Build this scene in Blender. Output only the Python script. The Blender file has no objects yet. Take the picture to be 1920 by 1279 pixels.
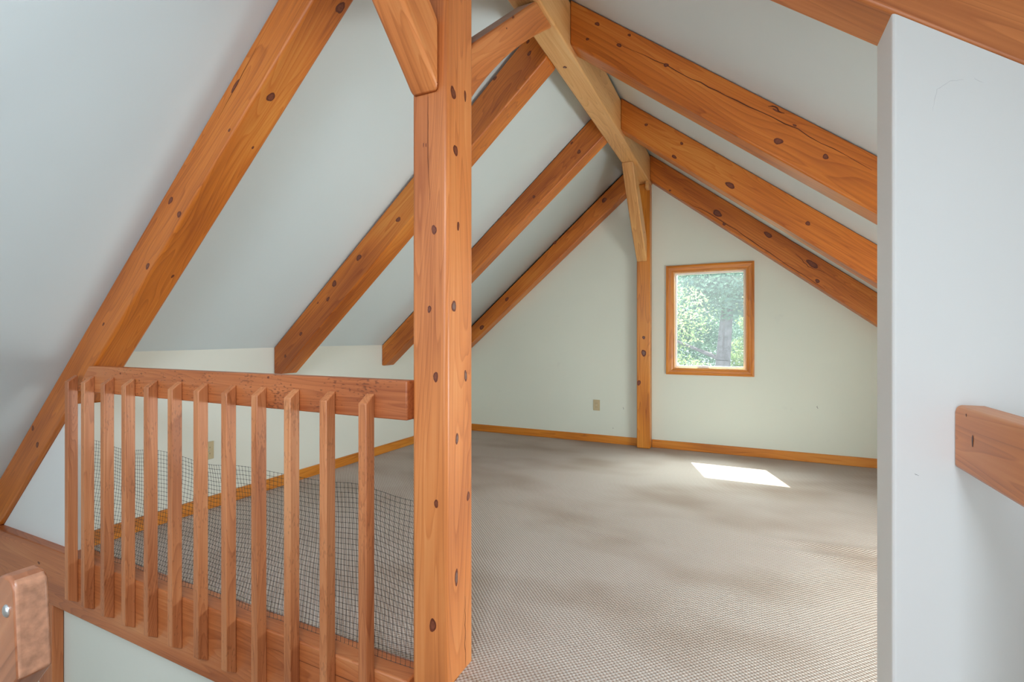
import bpy, bmesh, math, random
from mathutils import Vector, Matrix, noise

random.seed(7)
PI = math.pi
scene = bpy.context.scene
COL = scene.collection
ZO = 1.10            # eye height above the carpet; eye-relative heights get +ZO


def lin(h, g=1.0):
    """sRGB 0-255 triple -> linear rgba"""
    o = []
    for c in h:
        c = c / 255.0
        o.append((c / 12.92 if c <= 0.04045 else ((c + 0.055) / 1.055) ** 2.4) * g)
    return (o[0], o[1], o[2], 1.0)


# ------------------------------------------------------------------ camera
cam_d = bpy.data.cameras.new('camera')
cam = bpy.data.objects.new('camera', cam_d)
COL.objects.link(cam)
cam_d.sensor_width = 36.0
cam_d.lens = 915.0 / 1920.0 * 36.0
cam_d.shift_y = -5.5 / 1920.0
cam_d.clip_start = 0.02
cam.location = (0, 0, ZO)
cam.rotation_euler = (PI / 2, 0, math.atan(436.0 / 915.0))
scene.camera = cam

# ------------------------------------------------------------------ view, world, lights
vs = scene.view_settings
vs.view_transform = 'Standard'
vs.look = 'None'
vs.exposure = -0.12
vs.gamma = 1.0
vs.use_curve_mapping = False

world = bpy.data.worlds.new('sky')
scene.world = world
world.use_nodes = True
wn = world.node_tree.nodes
bg = wn['Background']
bg.inputs['Color'].default_value = (0.79, 0.90, 1.0, 1)
bg.inputs['Strength'].default_value = 1.9


def lamp(name, kind, loc, direction, energy, color, size=None, size_y=None, angle=None):
    d = bpy.data.lights.new(name, kind)
    o = bpy.data.objects.new(name, d)
    COL.objects.link(o)
    o.location = loc
    o.rotation_euler = Vector(direction).to_track_quat('-Z', 'Y').to_euler()
    d.energy = energy
    d.color = color
    if kind == 'AREA':
        d.shape = 'RECTANGLE'
        d.size = size
        d.size_y = size_y
    if kind == 'SUN':
        d.angle = angle
    return o


lamp('sun', 'SUN', (-1, 8, 9), (0.19, -0.58, -1.0), 18.0, (1.0, 0.96, 0.88), angle=math.radians(0.53))
# daylight entering by the gable window of the loft
lamp('gable_daylight', 'AREA', (-0.31, 5.75, ZO + 1.05), (0, -1, -0.95), 230.0, (0.86, 0.97, 0.97), 1.3, 1.1)
# daylight entering by the low window in the right knee wall, hidden behind the partition
lamp('side_daylight', 'AREA', (1.80, 2.35, ZO - 0.52), (-1, -0.05, 0.10), 78.0, (0.87, 0.97, 0.98), 1.5, 0.62)
# daylight entering by the skylight above the stair, behind the viewer
lamp('skylight_daylight', 'AREA', (0.06, -0.75, ZO + 1.22), (-0.62, 0.10, -0.787), 63.0, (0.77, 0.87, 1.0), 1.1, 0.8)
# daylight entering by the wide stairwell window behind the viewer
lamp('stairwell_daylight', 'AREA', (-1.0, -3.12, ZO + 0.1), (-0.1, 1, 0.1), 56.0, (0.79, 0.87, 1.0), 3.2, 1.7)


# ------------------------------------------------------------------ materials
def newmat(name):
    m = bpy.data.materials.new(name)
    m.use_nodes = True
    nt = m.node_tree
    return m, nt, nt.nodes, nt.links, nt.nodes['Principled BSDF']


def ramp(nodes, stops):
    r = nodes.new('ShaderNodeValToRGB')
    el = r.color_ramp.elements
    while len(el) < len(stops):
        el.new(0.5)
    for e, (p, c) in zip(el, stops):
        e.position = p
        e.color = c
    return r


def wood(name, light, mid, dark, rough=0.42, ring=1.0, specks=0.0):
    m, nt, N, L, P = newmat(name)
    tc = N.new('ShaderNodeTexCoord')
    oi = N.new('ShaderNodeObjectInfo')
    sc = N.new('ShaderNodeVectorMath'); sc.operation = 'SCALE'
    sc.inputs[0].default_value = (3.1, 1.7, 2.3)
    L.new(oi.outputs['Random'], sc.inputs['Scale'])
    ad = N.new('ShaderNodeVectorMath'); ad.operation = 'ADD'
    L.new(tc.outputs['Object'], ad.inputs[0]); L.new(sc.outputs[0], ad.inputs[1])
    # stretched coordinates, grain along local X
    mp = N.new('ShaderNodeMapping'); mp.inputs['Scale'].default_value = (0.55, 6.0, 6.0)
    L.new(ad.outputs[0], mp.inputs['Vector'])
    n1 = N.new('ShaderNodeTexNoise'); n1.inputs['Scale'].default_value = 1.0
    n1.inputs['Detail'].default_value = 2.0; n1.inputs['Distortion'].default_value = 0.4
    L.new(mp.outputs[0], n1.inputs['Vector'])
    # growth rings: fract-like bands of the smooth field
    mu = N.new('ShaderNodeMath'); mu.operation = 'MULTIPLY'; mu.inputs[1].default_value = 22.0 * ring
    L.new(n1.outputs[0], mu.inputs[0])
    fr = N.new('ShaderNodeMath'); fr.operation = 'FRACT'; L.new(mu.outputs[0], fr.inputs[0])
    r1 = ramp(N, [(0.0, (0, 0, 0, 1)), (0.72, (0.45, 0.45, 0.45, 1)), (0.93, (1, 1, 1, 1)), (1.0, (0.1, 0.1, 0.1, 1))])
    L.new(fr.outputs[0], r1.inputs[0])
    # fibre streaks
    mp2 = N.new('ShaderNodeMapping'); mp2.inputs['Scale'].default_value = (2.0, 90.0, 90.0)
    L.new(ad.outputs[0], mp2.inputs['Vector'])
    n2 = N.new('ShaderNodeTexNoise'); n2.inputs['Scale'].default_value = 1.0; n2.inputs['Detail'].default_value = 3.0
    L.new(mp2.outputs[0], n2.inputs['Vector'])
    # broad tone drift
    mp3 = N.new('ShaderNodeMapping'); mp3.inputs['Scale'].default_value = (0.9, 5.0, 5.0)
    L.new(ad.outputs[0], mp3.inputs['Vector'])
    n3 = N.new('ShaderNodeTexNoise'); n3.inputs['Scale'].default_value = 1.3; n3.inputs['Detail'].default_value = 1.0
    L.new(mp3.outputs[0], n3.inputs['Vector'])
    a1 = N.new('ShaderNodeMath'); a1.operation = 'MULTIPLY_ADD'; a1.inputs[1].default_value = 0.20
    L.new(r1.outputs[0], a1.inputs[0])
    a0 = N.new('ShaderNodeMath'); a0.operation = 'MULTIPLY_ADD'; a0.inputs[1].default_value = 0.45; a0.inputs[2].default_value = -0.07
    L.new(n2.outputs[0], a0.inputs[0]); L.new(a0.outputs[0], a1.inputs[2])
    a2 = N.new('ShaderNodeMath'); a2.operation = 'MULTIPLY_ADD'; a2.inputs[1].default_value = 0.9
    L.new(n3.outputs[0], a2.inputs[0]); L.new(a1.outputs[0], a2.inputs[2])
    cr = ramp(N, [(0.25, light), (0.62, mid), (1.0, dark)])
    L.new(a2.outputs[0], cr.inputs[0])
    last = cr.outputs[0]
    if specks > 0:
        mp4 = N.new('ShaderNodeMapping'); mp4.inputs['Scale'].default_value = (60.0, 170.0, 170.0)
        L.new(ad.outputs[0], mp4.inputs['Vector'])
        n4 = N.new('ShaderNodeTexNoise'); n4.inputs['Scale'].default_value = 1.0; n4.inputs['Detail'].default_value = 0.0
        L.new(mp4.outputs[0], n4.inputs['Vector'])
        n5 = N.new('ShaderNodeTexNoise'); n5.inputs['Scale'].default_value = 7.0
        L.new(ad.outputs[0], n5.inputs['Vector'])
        mm = N.new('ShaderNodeMath'); mm.operation = 'MULTIPLY'
        L.new(n4.outputs[0], mm.inputs[0]); L.new(n5.outputs[0], mm.inputs[1])
        rr = ramp(N, [(0.36, (0, 0, 0, 1)), (0.42, (specks, specks, specks, 1))])
        L.new(mm.outputs[0], rr.inputs[0])
        mx = N.new('ShaderNodeMix'); mx.data_type = 'RGBA'
        L.new(rr.outputs[0], mx.inputs[0]); L.new(last, mx.inputs[6])
        mx.inputs[7].default_value = (dark[0] * 0.25, dark[1] * 0.2, dark[2] * 0.2, 1)
        last = mx.outputs[2]
    L.new(last, P.inputs['Base Color'])
    P.inputs['Roughness'].default_value = rough
    P.inputs['IOR'].default_value = 1.5
    P.inputs['Coat Weight'].default_value = 0.12
    P.inputs['Coat Roughness'].default_value = 0.30
    P.inputs['Coat IOR'].default_value = 1.55
    bp = N.new('ShaderNodeBump'); bp.inputs['Strength'].default_value = 0.10; bp.inputs['Distance'].default_value = 0.002
    L.new(n2.outputs[0], bp.inputs['Height']); L.new(bp.outputs[0], P.inputs['Normal'])
    return m


def plain(name, rgba, rough=0.5, metallic=0.0, noise_amt=0.0, nscale=30.0, bump=0.0):
    m, nt, N, L, P = newmat(name)
    P.inputs['Roughness'].default_value = rough
    P.inputs['Metallic'].default_value = metallic
    tc = N.new('ShaderNodeTexCoord')
    n = N.new('ShaderNodeTexNoise'); n.inputs['Scale'].default_value = nscale; n.inputs['Detail'].default_value = 3
    L.new(tc.outputs['Object'], n.inputs['Vector'])
    k = noise_amt
    r = ramp(N, [(0.3, tuple(c * (1 - k) for c in rgba[:3]) + (1,)), (0.7, tuple(min(1, c * (1 + k)) for c in rgba[:3]) + (1,))])
    L.new(n.outputs[0], r.inputs[0]); L.new(r.outputs[0], P.inputs['Base Color'])
    if bump:
        b = N.new('ShaderNodeBump'); b.inputs['Strength'].default_value = bump; b.inputs['Distance'].default_value = 0.002
        L.new(n.outputs[0], b.inputs['Height']); L.new(b.outputs[0], P.inputs['Normal'])
    return m


def paint(name, rgba, marks=0.0):
    m, nt, N, L, P = newmat(name)
    P.inputs['Roughness'].default_value = 0.72
    tc = N.new('ShaderNodeTexCoord')
    n = N.new('ShaderNodeTexNoise'); n.inputs['Scale'].default_value = 1.1; n.inputs['Detail'].default_value = 2
    L.new(tc.outputs['Object'], n.inputs['Vector'])
    a = tuple(c * 0.975 for c in rgba[:3]) + (1,)
    b = tuple(min(1, c * 1.02) for c in rgba[:3]) + (1,)
    r = ramp(N, [(0.3, a), (0.7, b)])
    L.new(n.outputs[0], r.inputs[0])
    last = r.outputs[0]
    if marks:
        n2 = N.new('ShaderNodeTexNoise'); n2.inputs['Scale'].default_value = 5.5; n2.inputs['Detail'].default_value = 5
        L.new(tc.outputs['Object'], n2.inputs['Vector'])
        r2 = ramp(N, [(0.70, (0, 0, 0, 1)), (0.76, (marks, marks, marks, 1))])
        L.new(n2.outputs[0], r2.inputs[0])
        mx = N.new('ShaderNodeMix'); mx.data_type = 'RGBA'
        L.new(r2.outputs[0], mx.inputs[0]); L.new(last, mx.inputs[6])
        mx.inputs[7].default_value = (0.45, 0.44, 0.43, 1)
        last = mx.outputs[2]
    L.new(last, P.inputs['Base Color'])
    n3 = N.new('ShaderNodeTexNoise'); n3.inputs['Scale'].default_value = 160
    L.new(tc.outputs['Object'], n3.inputs['Vector'])
    bp = N.new('ShaderNodeBump'); bp.inputs['Strength'].default_value = 0.06; bp.inputs['Distance'].default_value = 0.001
    L.new(n3.outputs[0], bp.inputs['Height']); L.new(bp.outputs[0], P.inputs['Normal'])
    return m


def carpet_mat():
    m, nt, N, L, P = newmat('berber_carpet')
    P.inputs['Roughness'].default_value = 0.95
    P.inputs['Specular IOR Level'].default_value = 0.1
    tc = N.new('ShaderNodeTexCoord')
    w = N.new('ShaderNodeTexNoise'); w.inputs['Scale'].default_value = 2.2; w.inputs['Detail'].default_value = 1
    L.new(tc.outputs['Object'], w.inputs['Vector'])
    ws = N.new('ShaderNodeVectorMath'); ws.operation = 'SCALE'; ws.inputs['Scale'].default_value = 0.02
    L.new(w.outputs['Color'], ws.inputs[0])
    ad = N.new('ShaderNodeVectorMath'); ad.operation = 'ADD'
    L.new(tc.outputs['Object'], ad.inputs[0]); L.new(ws.outputs[0], ad.inputs[1])
    sx = N.new('ShaderNodeSeparateXYZ'); L.new(ad.outputs[0], sx.inputs[0])

    def sine(src, period):
        a = N.new('ShaderNodeMath'); a.operation = 'MULTIPLY'; a.inputs[1].default_value = 2 * PI / period
        L.new(src, a.inputs[0])
        s = N.new('ShaderNodeMath'); s.operation = 'SINE'; L.new(a.outputs[0], s.inputs[0])
        return s.outputs[0]
    p = N.new('ShaderNodeMath'); p.operation = 'MULTIPLY'
    L.new(sine(sx.outputs[0], 0.0175), p.inputs[0]); L.new(sine(sx.outputs[1], 0.0175), p.inputs[1])
    fine = N.new('ShaderNodeTexNoise'); fine.inputs['Scale'].default_value = 260; fine.inputs['Detail'].default_value = 2
    L.new(tc.outputs['Object'], fine.inputs['Vector'])
    sm = N.new('ShaderNodeMath'); sm.operation = 'MULTIPLY_ADD'; sm.inputs[1].default_value = 0.5; sm.inputs[2].default_value = 0.30
    L.new(p.outputs[0], sm.inputs[0])
    s2 = N.new('ShaderNodeMath'); s2.operation = 'MULTIPLY_ADD'; s2.inputs[1].default_value = 0.45
    L.new(fine.outputs[0], s2.inputs[0]); L.new(sm.outputs[0], s2.inputs[2])
    cr = ramp(N, [(0.10, lin((160, 138, 123))), (0.42, lin((188, 174, 163))), (0.85, lin((208, 200, 192)))])
    L.new(s2.outputs[0], cr.inputs[0])
    st = N.new('ShaderNodeTexNoise'); st.inputs['Scale'].default_value = 1.5; st.inputs['Detail'].default_value = 2
    mp = N.new('ShaderNodeMapping'); mp.inputs['Scale'].default_value = (0.8, 1.3, 1)
    L.new(tc.outputs['Object'], mp.inputs[0]); L.new(mp.outputs[0], st.inputs['Vector'])
    sr = ramp(N, [(0.45, (0, 0, 0, 1)), (0.75, (0.6, 0.6, 0.6, 1))])
    L.new(st.outputs[0], sr.inputs[0])
    mx = N.new('ShaderNodeMix'); mx.data_type = 'RGBA'; mx.blend_type = 'MULTIPLY'
    L.new(sr.outputs[0], mx.inputs[0]); L.new(cr.outputs[0], mx.inputs[6])
    mx.inputs[7].default_value = lin((196, 176, 156))
    L.new(mx.outputs[2], P.inputs['Base Color'])
    bp = N.new('ShaderNodeBump'); bp.inputs['Strength'].default_value = 0.7; bp.inputs['Distance'].default_value = 0.004
    L.new(s2.outputs[0], bp.inputs['Height']); L.new(bp.outputs[0], P.inputs['Normal'])
    return m


M = {}
M['pine'] = wood('oiled_pine', lin((226, 152, 66)), lin((204, 114, 34)), lin((154, 74, 14)), specks=0.0)
M['red'] = wood('oiled_hemlock', lin((230, 160, 98)), lin((212, 129, 68)), lin((170, 92, 42)))
M['rail'] = wood('speckled_hemlock', lin((212, 142, 90)), lin((192, 112, 62)), lin((150, 76, 36)), specks=0.55)
M['beam'] = wood('hemlock_beam', lin((210, 140, 88)), lin((190, 110, 60)), lin((150, 76, 36)))
M['fir'] = wood('striped_fir', lin((222, 158, 108)), lin((200, 126, 78)), lin((150, 80, 42)), ring=1.7, specks=0.25)
M['trim'] = wood('varnished_trim', lin((228, 158, 66)), lin((212, 130, 38)), lin((160, 84, 18)), rough=0.35, ring=0.7)
M['worn'] = wood('worn_rail_wood', lin((196, 140, 100)), lin((168, 106, 70)), lin((128, 74, 46)), rough=0.30, ring=0.6)
M['end_glare'] = plain('worn_end_glare', lin((176, 128, 100)), 0.38, noise_amt=0.26, nscale=60, bump=0.4)  # worn end face, greyer than the rail: window glare put into its colour
M['scuff_faint'] = plain('faint_scuff', lin((204, 204, 202)), 0.8)
M['scuff'] = plain('scuff_mark', lin((120, 118, 116)), 0.8)
M['pale'] = wood('pale_pine', lin((232, 188, 130)), lin((220, 166, 104)), lin((182, 122, 66)))
M['dusty'] = plain('dusty_wood_top', lin((168, 148, 136)), 0.8, noise_amt=0.12, nscale=14)
M['knot_dark'] = plain('knot_ring', lin((104, 46, 24)), 0.45, noise_amt=0.25, nscale=120)
M['knot_core'] = plain('knot_heart', lin((122, 64, 40)), 0.45, noise_amt=0.25, nscale=160)
M['knot_grey'] = plain('knot_grey_heart', lin((122, 92, 82)), 0.5, noise_amt=0.25, nscale=160)
M['check'] = plain('drying_check', lin((92, 46, 24)), 0.8)
M['wall'] = paint('loft_wall_paint', lin((224, 225, 213)))
M['wall_marked'] = paint('scuffed_wall_paint', lin((226, 226, 222)), marks=0.10)
M['wall_gable'] = paint('gable_wall_paint', lin((221, 226, 212)), marks=0.10)
M['ceil'] = paint('ceiling_paint', lin((215, 226, 227)))
M['carpet'] = carpet_mat()
M['plate'] = plain('ivory_plastic', lin((196, 178, 140)), 0.4)
M['slot'] = plain('dark_slot', lin((70, 58, 44)), 0.6)
M['net'] = plain('black_plastic', lin((46, 46, 46)), 0.5)
M['vinyl'] = plain('white_vinyl', lin((232, 232, 230)), 0.4)
M['metal'] = plain('brushed_metal', lin((205, 205, 205)), 0.3, metallic=0.9)
M['bark'] = plain('bark', lin((118, 112, 118)), 0.9, noise_amt=0.35, nscale=9, bump=0.5)
M['ground'] = plain('forest_floor', lin((92, 104, 62)), 0.95, noise_amt=0.35, nscale=2.5)


def leafmat(name, a, b):
    m, nt, N, L, P = newmat(name)
    tc = N.new('ShaderNodeTexCoord')
    n = N.new('ShaderNodeTexNoise'); n.inputs['Scale'].default_value = 1.6; n.inputs['Detail'].default_value = 4
    L.new(tc.outputs['Object'], n.inputs['Vector'])
    r = ramp(N, [(0.35, a), (0.65, b)])
    L.new(n.outputs[0], r.inputs[0])
    P.inputs['Roughness'].default_value = 0.5
    L.new(r.outputs[0], P.inputs['Base Color'])
    tr = N.new('ShaderNodeBsdfTranslucent'); L.new(r.outputs[0], tr.inputs[0])
    mx = N.new('ShaderNodeMixShader'); mx.inputs[0].default_value = 0.5
    L.new(P.outputs[0], mx.inputs[1]); L.new(tr.outputs[0], mx.inputs[2])
    L.new(mx.outputs[0], N['Material Output'].inputs['Surface'])
    return m


M['leaf'] = leafmat('broad_leaf', lin((108, 140, 92)), lin((186, 202, 146)))
M['leaf_cool'] = leafmat('cool_leaf', lin((74, 114, 112)), lin((152, 186, 160)))  # outdoor haze put into the leaf colour, paler and cooler


def glassmat():
    m, nt, N, L, P = newmat('window_glass')
    g = N.new('ShaderNodeBsdfGlossy'); g.inputs['Roughness'].default_value = 0.02
    t = N.new('ShaderNodeBsdfTransparent'); t.inputs[0].default_value = (0.96, 0.98, 0.97, 1)
    lw = N.new('ShaderNodeLayerWeight'); lw.inputs['Blend'].default_value = 0.5
    pw = N.new('ShaderNodeMath'); pw.operation = 'POWER'; pw.inputs[1].default_value = 4.0
    L.new(lw.outputs['Facing'], pw.inputs[0])
    f = N.new('ShaderNodeMath'); f.operation = 'MULTIPLY_ADD'; f.inputs[1].default_value = 0.4; f.inputs[2].default_value = 0.008
    L.new(pw.outputs[0], f.inputs[0])
    mx = N.new('ShaderNodeMixShader')
    L.new(f.outputs[0], mx.inputs[0]); L.new(t.outputs[0], mx.inputs[1]); L.new(g.outputs[0], mx.inputs[2])
    # translucent share added to veil the outdoor view in bright haze
    tl = N.new('ShaderNodeBsdfTranslucent'); tl.inputs[0].default_value = (0.9, 0.93, 0.95, 1)
    m2 = N.new('ShaderNodeMixShader'); m2.inputs[0].default_value = 0.014
    L.new(mx.outputs[0], m2.inputs[1]); L.new(tl.outputs[0], m2.inputs[2])
    L.new(m2.outputs[0], N['Material Output'].inputs['Surface'])
    return m


M['glass'] = glassmat()


# ------------------------------------------------------------------ mesh helpers
def W(x, y, z):
    return Vector((x, y, z + ZO))


def tag(o, label=None, cat=None, group=None, kind=None):
    if label: o['label'] = label
    if cat: o['category'] = cat
    if group: o['group'] = group
    if kind: o['kind'] = kind
    return o


def link(name, bm, mats, parent=None, frame=None, smooth=False):
    """bm in world coordinates -> one mesh object whose local frame is `frame`"""
    fr = frame if frame is not None else Matrix.Identity(4)
    bm.transform(fr.inverted())
    me = bpy.data.meshes.new(name)
    bm.to_mesh(me)
    bm.free()
    for m in (mats if isinstance(mats, (list, tuple)) else [mats]):
        me.materials.append(m)
    if smooth:
        for p in me.polygons: p.use_smooth = True
    o = bpy.data.objects.new(name, me)
    COL.objects.link(o)
    if parent is not None:
        o.parent = parent
        pm = Matrix.LocRotScale(parent.location, parent.rotation_euler, None)
        if parent.parent is not None:
            pm = Matrix.LocRotScale(parent.parent.location, parent.parent.rotation_euler, None) @ pm
        fr = pm.inverted() @ fr
    o.location = fr.to_translation()
    o.rotation_euler = fr.to_euler()
    return o


def frame_at(origin, xdir, ydir=None):
    x = Vector(xdir).normalized()
    y = Vector(ydir) if ydir is not None else Vector((0, 1, 0))
    y = (y - x * y.dot(x)).normalized()
    z = x.cross(y)
    m = Matrix((x, y, z)).transposed().to_4x4()
    m.translation = Vector(origin)
    return m


def empty(name, loc, label=None, cat=None, group=None):
    o = bpy.data.objects.new(name, None)
    o.empty_display_size = 0.1
    COL.objects.link(o)
    o.location = loc
    return tag(o, label, cat, group)


def add_prism(bm, ring0, ring1, mat=0):
    """closed prism between two equal rings of points"""
    a = [bm.verts.new(p) for p in ring0]
    b = [bm.verts.new(p) for p in ring1]
    n = len(a)
    fs = [bm.faces.new(a), bm.faces.new(list(reversed(b)))]
    for i in range(n):
        j = (i + 1) % n
        fs.append(bm.faces.new((a[j], a[i], b[i], b[j])))
    for f in fs: f.material_index = mat
    bmesh.ops.recalc_face_normals(bm, faces=fs)
    return fs


def add_box(bm, x0, x1, y0, y1, z0, z1, mat=0):
    r0 = [(x0, y0, z0), (x1, y0, z0), (x1, y1, z0), (x0, y1, z0)]
    r1 = [(x0, y0, z1), (x1, y0, z1), (x1, y1, z1), (x0, y1, z1)]
    return add_prism(bm, r0, r1, mat)


def bevel(bm, w, seg=2, ang=0.5):
    es = [e for e in bm.edges if len(e.link_faces) == 2 and e.calc_face_angle(0) > ang]
    r_ = bmesh.ops.bevel(bm, geom=es, offset=w, segments=seg, profile=0.5, affect='EDGES')
    for f in r_['faces']: f.smooth = True


def knots(bm, lst, normal, grain, first):
    """dark ringed knots lying in a timber face; material slots first.. = ring, heart, grey heart"""
    n = Vector(normal).normalized()
    g = Vector(grain); g = (g - n * g.dot(n)).normalized()
    s = n.cross(g)
    for (x, y, z, a, b, st) in lst:
        c = W(x, y, z)
        rng = random.Random(int((x * 31 + y * 17 + z * 7) * 1000))
        ph = rng.uniform(0, 6.28)
        rings = [(1.0, 0.0004, first), (0.62, 0.0008, first + (2 if st else 1))]
        K_ = 18
        for k, (f, h, mi) in enumerate(rings):
            vsx = []
            for i in range(K_):
                t = 2 * PI * i / K_
                w = 1 + 0.10 * math.sin(2 * t + ph) + 0.07 * math.sin(3 * t + 2 * ph) + rng.uniform(-0.05, 0.05)
                vsx.append(bm.verts.new(c + n * h + g * (0.82 * a * f * w * math.cos(t)) + s * (0.82 * b * f * w * math.sin(t))))
            fc = bm.faces.new(vsx)
            fc.material_index = mi
            fc.normal_update()
            if fc.normal.dot(n) < 0: fc.normal_flip()


def crack(bm, pts, normal, width, mat):
    """a fine drying check: a sliver following pts on a face"""
    n = Vector(normal).normalized()
    P_ = [W(*p) + n * 0.0005 for p in pts]
    fine = []
    for a, b in zip(P_[:-1], P_[1:]):
        for k in range(6):
            fine.append(a.lerp(b, k / 6))
    fine.append(P_[-1])
    top, bot = [], []
    m = len(fine)
    for i, p in enumerate(fine):
        d = (fine[min(i + 1, m - 1)] - fine[max(i - 1, 0)]).normalized()
        s = n.cross(d)
        w = width * (0.25 + 0.75 * math.sin(PI * (i + 0.5) / m)) * random.uniform(0.6, 1.1)
        j = s * random.uniform(-width, width) * 0.8
        top.append(bm.verts.new(p + s * w * 0.5 + j)); bot.append(bm.verts.new(p - s * w * 0.5 + j))
    for i in range(m - 1):
        f = bm.faces.new((top[i], top[i + 1], bot[i + 1], bot[i]))
        f.material_index = mat
        f.normal_update()
        if f.normal.dot(n) < 0: f.normal_flip()


K = {}
K['post_front']= [(-0.888, 1.29, 0.343, 0.0186, 0.0118, 0), (-0.906, 1.29, 0.092, 0.0136, 0.0085, 0), (-0.882, 1.29, -0.123, 0.0186, 0.0118, 0), (-0.88, 1.29, -0.524, 0.0152, 0.0101, 0), (-0.893, 1.29, -0.912, 0.0271, 0.0152, 0), (-0.929, 1.29, 0.619, 0.0085, 0.0021, 0), (-0.919, 1.29, 0.617, 0.0085, 0.002, 0)]
K['post_side']= [(-0.84, 1.326, 0.783, 0.0237, 0.0186, 0), (-0.84, 1.4, 0.806, 0.0249, 0.0071, 0), (-0.84, 1.34, 0.604, 0.0223, 0.0155, 0), (-0.84, 1.356, 0.364, 0.0173, 0.0087, 0), (-0.84, 1.330, 0.102, 0.0238, 0.0153, 1), (-0.84, 1.403, -0.126, 0.0231, 0.0107, 1), (-0.84, 1.349, -0.326, 0.0224, 0.0104, 1), (-0.84, 1.42, -0.532, 0.0198, 0.0108, 0), (-0.84, 1.345, -0.773, 0.031, 0.0121, 1)]
K['r1L_front']= [(-1.845, 1.29, 1.012, 0.0364, 0.0107, 0), (-1.881, 1.29, 0.841, 0.0108, 0.0065, 0), (-2.275, 1.29, 0.604, 0.0234, 0.0141, 0), (-2.214, 1.29, 0.537, 0.0208, 0.0139, 0), (-2.449, 1.29, 0.327, 0.0194, 0.0145, 0), (-2.819, 1.29, 0.068, 0.013, 0.0078, 0), (-3.535, 1.29, -0.496, 0.0205, 0.0147, 0), (-3.484, 1.29, -0.582, 0.0204, 0.0175, 0)]
K['r2L_front']= [(-1.983, 2.484, 0.752, 0.0237, 0.0169, 0), (-2.308, 2.484, 0.534, 0.0283, 0.0212, 0), (-2.526, 2.484, 0.371, 0.0291, 0.0218, 0), (-2.585, 2.484, 0.268, 0.022, 0.0147, 0), (-2.845, 2.484, 0.03, 0.0189, 0.0152, 0), (-3.002, 2.484, -0.131, 0.0154, 0.0116, 0), (-2.68, 2.484, 0.245, 0.0111, 0.0074, 0), (-1.077, 2.484, 1.579, 0.0177, 0.0118, 0), (-1.292, 2.484, 1.489, 0.0183, 0.0092, 0), (-1.085, 2.484, 1.646, 0.0148, 0.0089, 0)]
K['r3L_front']= [(-1.167, 3.665, 1.455, 0.0208, 0.0167, 0), (-1.549, 3.665, 1.151, 0.0174, 0.013, 0), (-1.226, 3.665, 1.534, 0.0168, 0.0084, 0)]
K['r4L_front']= [(-1.3, 4.925, 1.415, 0.0383, 0.0219, 0), (-2.411, 4.925, 0.437, 0.0299, 0.0239, 0), (-2.732, 4.925, 0.123, 0.043, 0.0246, 0), (-1.838, 4.925, 1.024, 0.0286, 0.0172, 0)]
K['r2R_front']= [(0.136, 2.484, 0.881, 0.0239, 0.0167, 0), (0.316, 2.484, 0.783, 0.0161, 0.0115, 0), (0.127, 2.484, 1.021, 0.0191, 0.0048, 0), (-0.692, 2.484, 1.635, 0.0167, 0.0111, 0), (-0.578, 2.484, 1.495, 0.0163, 0.0109, 0), (-0.347, 2.484, 1.338, 0.0157, 0.0105, 0), (-0.745, 2.484, 1.57, 0.0112, 0.0084, 0), (-0.526, 2.484, 1.533, 0.0108, 0.0081, 0), (0.2, 2.484, 0.94, 0.0118, 0.0047, 0)]
K['r3R_front']= [(-0.653, 3.665, 1.569, 0.0157, 0.0118, 0), (-0.405, 3.665, 1.389, 0.0152, 0.0114, 0), (-0.09, 3.665, 1.048, 0.0402, 0.022, 0), (0.369, 3.665, 0.74, 0.0207, 0.0138, 0), (-0.456, 3.665, 1.302, 0.0268, 0.0115, 0)]
K['r4R_front']= [(-0.171, 4.925, 1.056, 0.0197, 0.0148, 0), (0.567, 4.925, 0.491, 0.0229, 0.0184, 0), (-0.652, 4.925, 1.43, 0.0155, 0.0103, 0), (0.528, 4.925, 0.64, 0.0645, 0.0276, 0), (-0.228, 4.925, 1.161, 0.0595, 0.0298, 0), (0.189, 4.925, 0.924, 0.0477, 0.0238, 0)]
K['farpost']= [(-0.905, 4.945, -0.149, 0.0424, 0.0265, 1), (-0.952, 4.945, -0.447, 0.032, 0.0213, 0), (-0.905, 4.945, 0.005, 0.0212, 0.0159, 1)]
K['ridge_bot']= [(-0.919, 2.625, 1.535, 0.0151, 0.0121, 1)]
K['rrail']= [(0.387, 1.2, -0.193, 0.013, 0.005, 1), (0.387, 1.229, -0.149, 0.0041, 0.0021, 0)]


KM = [M['knot_dark'], M['knot_core'], M['knot_grey'], M['check']]


def xz_prism(pts, y0, y1):
    bm = bmesh.new()
    add_prism(bm, [W(x, y0, z) for x, z in pts], [W(x, y1, z) for x, z in pts])
    return bm


def yz_prism(pts, x0, x1):
    bm = bmesh.new()
    add_prism(bm, [W(x0, y, z) for y, z in pts], [W(x1, y, z) for y, z in pts])
    return bm


# ------------------------------------------------------------------ setting
X_KNEE, X_RIGHT, Y_FAR, Y_BACK = -3.12, 1.62, 5.055, -3.0
PEAK_X = -0.907


def zl_near(x): return 0.9033 * x + 2.7415
def zl_far(x): return 0.8620 * x + 2.6230
def zr(x): return -0.785 * x + 1.153


def structure(name, bm, mats, **k):
    return tag(link(name, bm, mats, **k), kind='structure')


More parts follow.
